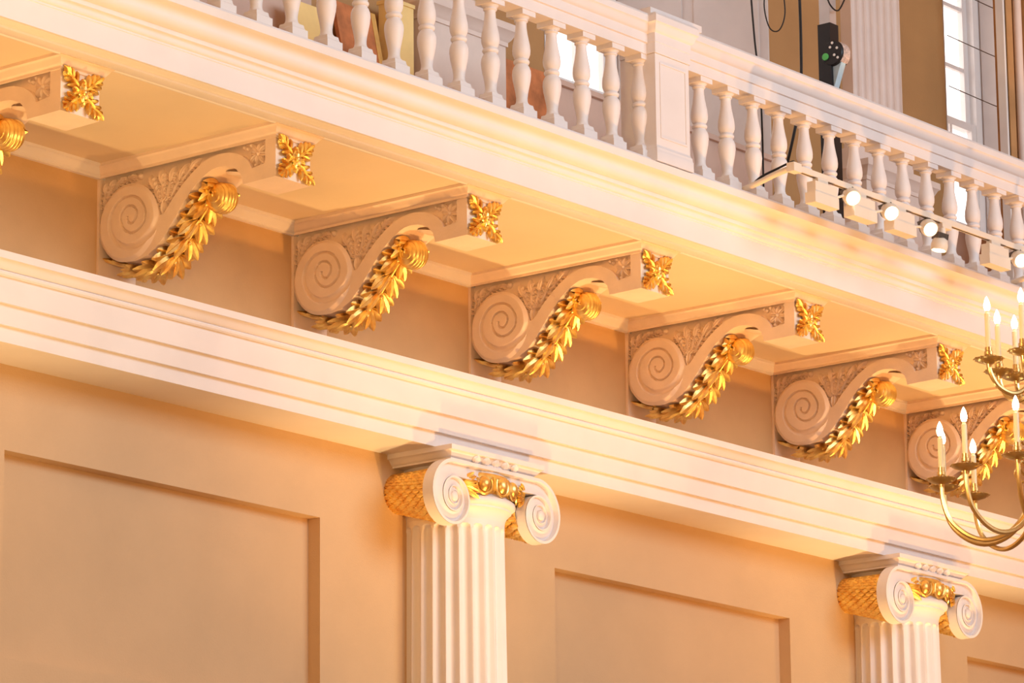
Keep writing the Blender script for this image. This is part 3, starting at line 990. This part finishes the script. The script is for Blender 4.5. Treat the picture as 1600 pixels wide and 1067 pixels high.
B().lathe([(0.0, SX - .070), (.026, SX - .068), (.028, SX - .058)], (0, SY - .012, 10.60), 20, 'x').build('green_button', 'green', ls, off, 40)
for dy, dz in ((-.075, .075), (-.055, .045), (-.09, -.02), (-.115, .03), (-.12, -.045)):
    B().lathe([(0.0, SX - .066), (.010, SX - .065), (.010, SX - .058)], (0, SY + dy, DZ + dz), 12, 'x').build('rivet', 'white', ls, off, 40)
B().add([(SX - .03, SY - .055, 10.54), (SX - .03, SY - .13, 10.55), (SX - .03, SY - .058, 10.36), (SX + .03, SY - .055, 10.54), (SX + .03, SY - .13, 10.55), (SX + .03, SY - .058, 10.36)], [(0, 1, 2), (5, 4, 3), (0, 3, 4, 1), (1, 4, 5, 2), (2, 5, 3, 0)]).build('strap', 'blue', ls, off, 0)
B().tube([(SX, SY - .05, 10.27), (SX, SY - .12, 10.27), (SX, SY - .17, 10.265)], [.015, .02, .022], 10).build('crank_handle', 'black', ls, off, 40)
for sg in (-1, 1):
    B().tube([(SX, SY, 9.25), (SX + sg * .35, SY + .15, 8.89)], .02, 8).build('leg', 'black', ls, off, 40)
B().tube([(SX, SY, 9.25), (SX, SY - .4, 8.89)], .02, 8).build('leg', 'black', ls, off, 40)
lt = B()
for k in range(9):
    lt.box(SX - .0575, SX - .0545, SY + .0, SY + .022, 10.16 + .022 * k, 10.174 + .022 * k)
lt.build('lettering', 'white', ls, off, 0)
tag(ls, 'black and silver winch stand with a green button rising behind the right handrail', 'stand')

# cables on the gallery
def cable(pts, label, r=0.007):
    tag(B().tube(smooth_path(pts), r, 8).build('cable', 'cable'), label, 'cable', 'loose black cables on the gallery')
def smooth_path(pts, n=8):
    P = [Vector(p) for p in pts]
    out = []
    for i in range(len(P) - 1):
        p0, p1, p2, p3 = P[max(0, i - 1)], P[i], P[i + 1], P[min(len(P) - 1, i + 2)]
        for k in range(n):
            t = k / n
            out.append(0.5 * ((2 * p1) + (-p0 + p2) * t + (2 * p0 - 5 * p1 + 4 * p2 - p3) * t * t + (-p0 + 3 * p1 - 3 * p2 + p3) * t ** 3))
    out.append(P[-1])
    return out

# ------------------------------------------------------------------ track lights
TY, TZ = -2.234, 9.0
tr = empty('lighting_track', (6.07, TY, TZ))
off = (-6.07, -TY, -TZ)
B().box(6.05, 9.6, TY - .018, TY + .018, TZ - .018, TZ + .022).build('track_rail', 'lampcream', tr, off, 0)
B().box(6.10, 9.6, TY - .008, TY + .008, TZ - .0195, TZ - .017).build('track_slot', 'fin', tr, off, 0)
B().tube(smooth_path([(6.10, -1.80, 8.935), (6.09, -1.95, 8.96), (6.07, -2.1, 8.985), (6.06, TY, TZ)]), 0.02, 10).build('bracket_arm', 'lampcream', tr, off, 40)
B().box(6.03, 6.12, TY - .03, TY + .03, TZ - .03, TZ + .03).build('end_cap', 'lampcream', tr, off, 0)
B().tube(smooth_path([(9.5, -1.80, 8.935), (9.5, -2.0, 8.97), (9.5, TY, TZ)]), 0.02, 10).build('bracket_arm', 'lampcream', tr, off, 40)
tag(tr, 'cream lighting track on a curved arm in front of the right balustrade', 'track')

def spot(x, lamp, boxed, label, aim, power=12):
    root = empty('track_spotlight', (x, TY, TZ - 0.018))
    off = (-x, -TY, -(TZ - 0.018))
    lx, lz = lamp
    B().box(x - .05, x + .07, TY - .022, TY + .022, TZ - .05, TZ - .018).build('track_adaptor', 'lampcream', root, off, 0)
    if boxed:
        B().box(x - .10, x + .155, TY - .035, TY + .035, TZ - .125, TZ - .05).build('gear_box_upper', 'lampcream', root, off, 0)
        B().box(x - .115, x + .165, TY - .042, TY + .042, TZ - .20, TZ - .125).build('gear_box_lower', 'lampcream', root, off, 0)
        B().tube([(x + .15, TY, TZ - .12), (lx - .06, TY, lz - .005)], .009, 8).build('knuckle', 'lampcream', root, off, 40)
    else:
        B().tube([(lx + .07, TY, TZ - .04), (lx + .075, TY, TZ - .12), (lx + .05, TY, lz)], [.025, .024, .016], 12).build('stem', 'lampcream', root, off, 40)
    c = Vector((lx, TY - 0.02, lz))
    d = Vector(aim).normalized()
    q = Vector((0, 0, 1)).rotation_difference(d)
    def turned(prof, seg=24):
        b = B().lathe(prof, seg=seg)
        b.v = [tuple(c + q @ Vector(p)) for p in b.v]
        return b
    turned([(0.0, -.05), (.035, -.05), (.052, -.03), (.060, 0.0), (.060, .02), (.055, .045), (.050, .045), (.048, .034), (0.0, .034)]).build('lamp_head', 'lampcream', root, off, 40)
    turned([(0.0, .036), (.044, .036)]).build('lens', 'lens', root, off, 0)
    fb = B()
    for k in range(9):
        b2 = B().box(-.045, .045, -.045 + .0095 * k, -.041 + .0095 * k, -.075, -.035)
        fb.add([tuple(c + q @ Vector(p)) for p in b2.v], b2.f)
    fb.build('heat_sink', 'fin', root, off, 0)
    tag(root, label, 'spotlight', 'track spotlights')
    l = light('spotlight_beam', 'SPOT', c + d * 0.07, c + d * 2, power, (1.0, 0.80, 0.58), spot_size=math.radians(95), spot_blend=0.6, shadow_soft_size=0.06)
    return root
AIM = (-0.42, -0.72, -0.55)
spot(6.37, (6.713, 8.935), True, 'lit track spotlight nearest the bracket arm, with a cream gear box', AIM)
spot(6.83, (7.18, 8.925), True, 'lit track spotlight second from the bracket arm', AIM)
spot(7.32, (7.667, 8.910), True, 'lit track spotlight third from the bracket arm', AIM)
spot(7.90, (7.807, 8.815), False, 'small track spotlight pointing straight down from a stem, without gear box', (-0.1, 0.15, -1))
spot(8.54, (8.856, 8.918), True, 'lit track spotlight nearest the chandelier at the right edge', AIM)

cable([(6.10, -1.84, 8.93), (6.09, -1.95, 8.99), (6.075, -2.1, 9.02), (6.06, -2.225, 9.04), (6.10, -2.22, 9.045)], 'black cable lying along the curved bracket arm of the lighting track', 0.008)
cable([(7.10, -1.2, 10.75), (7.14, -1.2, 10.35), (7.20, -1.2, 9.9), (7.2, -1.2, 8.89)], 'thin black cable hanging in front of the grey window reveal')
cable([(7.40, -1.15, 10.9), (7.34, -1.15, 10.68), (7.40, -1.15, 10.52), (7.52, -1.15, 10.53), (7.60, -1.15, 10.68), (7.57, -1.15, 10.9)], 'looped thin cable hanging beside the grey window reveal', 0.005)
cable([(7.93, -1.05, 11.2), (7.94, -1.05, 10.55), (7.90, -1.05, 10.1), (7.7, -1.05, 9.55), (7.55, -1.05, 9.3), (7.55, -1.05, 8.89)], 'thick black cable hanging left of the winch stand', 0.011)
cable([(8.35, -0.99, 11.1), (8.42, -0.99, 10.98), (8.53, -0.99, 10.96), (8.64, -0.99, 11.1)], 'cable looping round the silver mast of the winch stand', 0.006)

# ------------------------------------------------------------------ chandelier
CC = Vector((1.226, -6.991, 5.536))
ch = empty('chandelier', CC)
Rh = Vector((0.62307, -0.78217, 0)).normalized()
Fh = Vector((0.7837, 0.6212, 0)).normalized()
ZU = 0.542
off = (0, 0, 0)
st = B()
st.lathe([(0.0, -.42), (.012, -.41), (.03, -.38), (.045, -.34), (.03, -.29), (.018, -.25), (.03, -.2), (.05, -.12), (.055, -.02), (.05, .06), (.03, .14), (.022, .22), (.03, .28), (.05, .34), (.055, .42), (.04, .50), (.026, .60), (.035, .68), (.045, .75), (.03, .85), (.018, .95), (.014, 1.2)], seg=24)
st.build('stem', 'brass', ch, off, 40)
B().tube([(0, 0, 1.18), (0, 0, 16.0 - CC.z)], .008, 8).build('hanging_rod', 'brass', ch, off, 40)

def arm_set(ang, R, z, pts, hgt, flip):
    u = Rh * math.cos(math.radians(ang)) + Fh * math.sin(math.radians(ang))
    arm = B().tube(smooth_path([u * (r * R) + Vector((0, 0, z + dz)) for r, dz in pts], 5), .0125, 8).build('arm', 'brass', ch, off, 40)
    c = u * R
    pan = [(0.0, -.03), (.012, -.03), (.014, -.012), (.03, -.008), (.055, .0), (.068, .010), (.072, .016), (.066, .014), (.05, .006), (.02, .002), (.016, .008), (.016, .03), (.021, .034), (.021, .05), (.017, .053), (.017, .072), (.0, .072)]
    dp = B()
    v = []
    dp.lathe(pan, (c.x, c.y, z), 24)
    for k in range(12):
        a = 2 * PI * k / 12
        dp.ell((c.x + .069 * math.cos(a), c.y + .069 * math.sin(a), z + .014), ((.009, 0, 0), (0, .009, 0), (0, 0, .005)), 6, 4)
    dp.build('drip_pan', 'brass', arm, off, 40)
    t = B().lathe([(0.0135, z + .06), (.0135, z + .06 + hgt), (.009, z + .064 + hgt), (.009, z + .075 + hgt), (0, z + .075 + hgt)], (c.x, c.y, 0), 14).build('candle_tube', 'candle', arm, off, 40)
    zb_ = z + .07 + hgt
    B().lathe([(0.006, zb_), (.012, zb_ + .008), (.0165, zb_ + .022), (.0165, zb_ + .034), (.012, zb_ + .054), (.005, zb_ + .070), (.0, zb_ + .078)], (c.x, c.y, 0), 14).build('bulb', 'bulb', arm, off, 60)
    return c

LOW = [(1.0, -.02), (.99, -.10), (.93, -.19), (.78, -.265), (.60, -.295), (.40, -.265), (.25, -.18), (.15, -.05), (.10, .10), (.07, .22)]
UPP = [(1.0, -.02), (.97, -.06), (.84, -.12), (.58, -.15), (.34, -.11), (.2, -.02), (.14, .10)]
for ang, R in ((-114, .52), (-152, .49), (-191, .525), (-211, .565), (-239, .60), (-72, .52), (-34, .54), (4, .54), (42, .55), (86, .57)):
    arm_set(ang, R, 0.0, LOW, 0.155, 1)
for ang, R in ((-117, .31), (-160, .305), (-219, .265), (-249, .30), (-72, .30), (-25, .30), (20, .30), (65, .30)):
    arm_set(ang, R, ZU + 0.01, UPP, 0.180, 1)
for k in range(6):
    a = math.radians(150 + 60 * k)
    u = Rh * math.cos(a) + Fh * math.sin(a)
    for dz in (0.0, 0.10):
        B().tube(smooth_path([u * .03 + Vector((0, 0, .10 + dz)), u * .08 + Vector((0, 0, .02 + dz)), u * .14 + Vector((0, 0, -.01 + dz)), u * .18 + Vector((0, 0, .03 + dz)), u * .165 + Vector((0, 0, .06 + dz)), u * .15 + Vector((0, 0, .045 + dz))], 5), [.007] * 26, 6).build('scroll_hook', 'brass', ch, off, 40)
tag(ch, 'brass two-tier chandelier with lit candle bulbs at the right edge', 'chandelier')
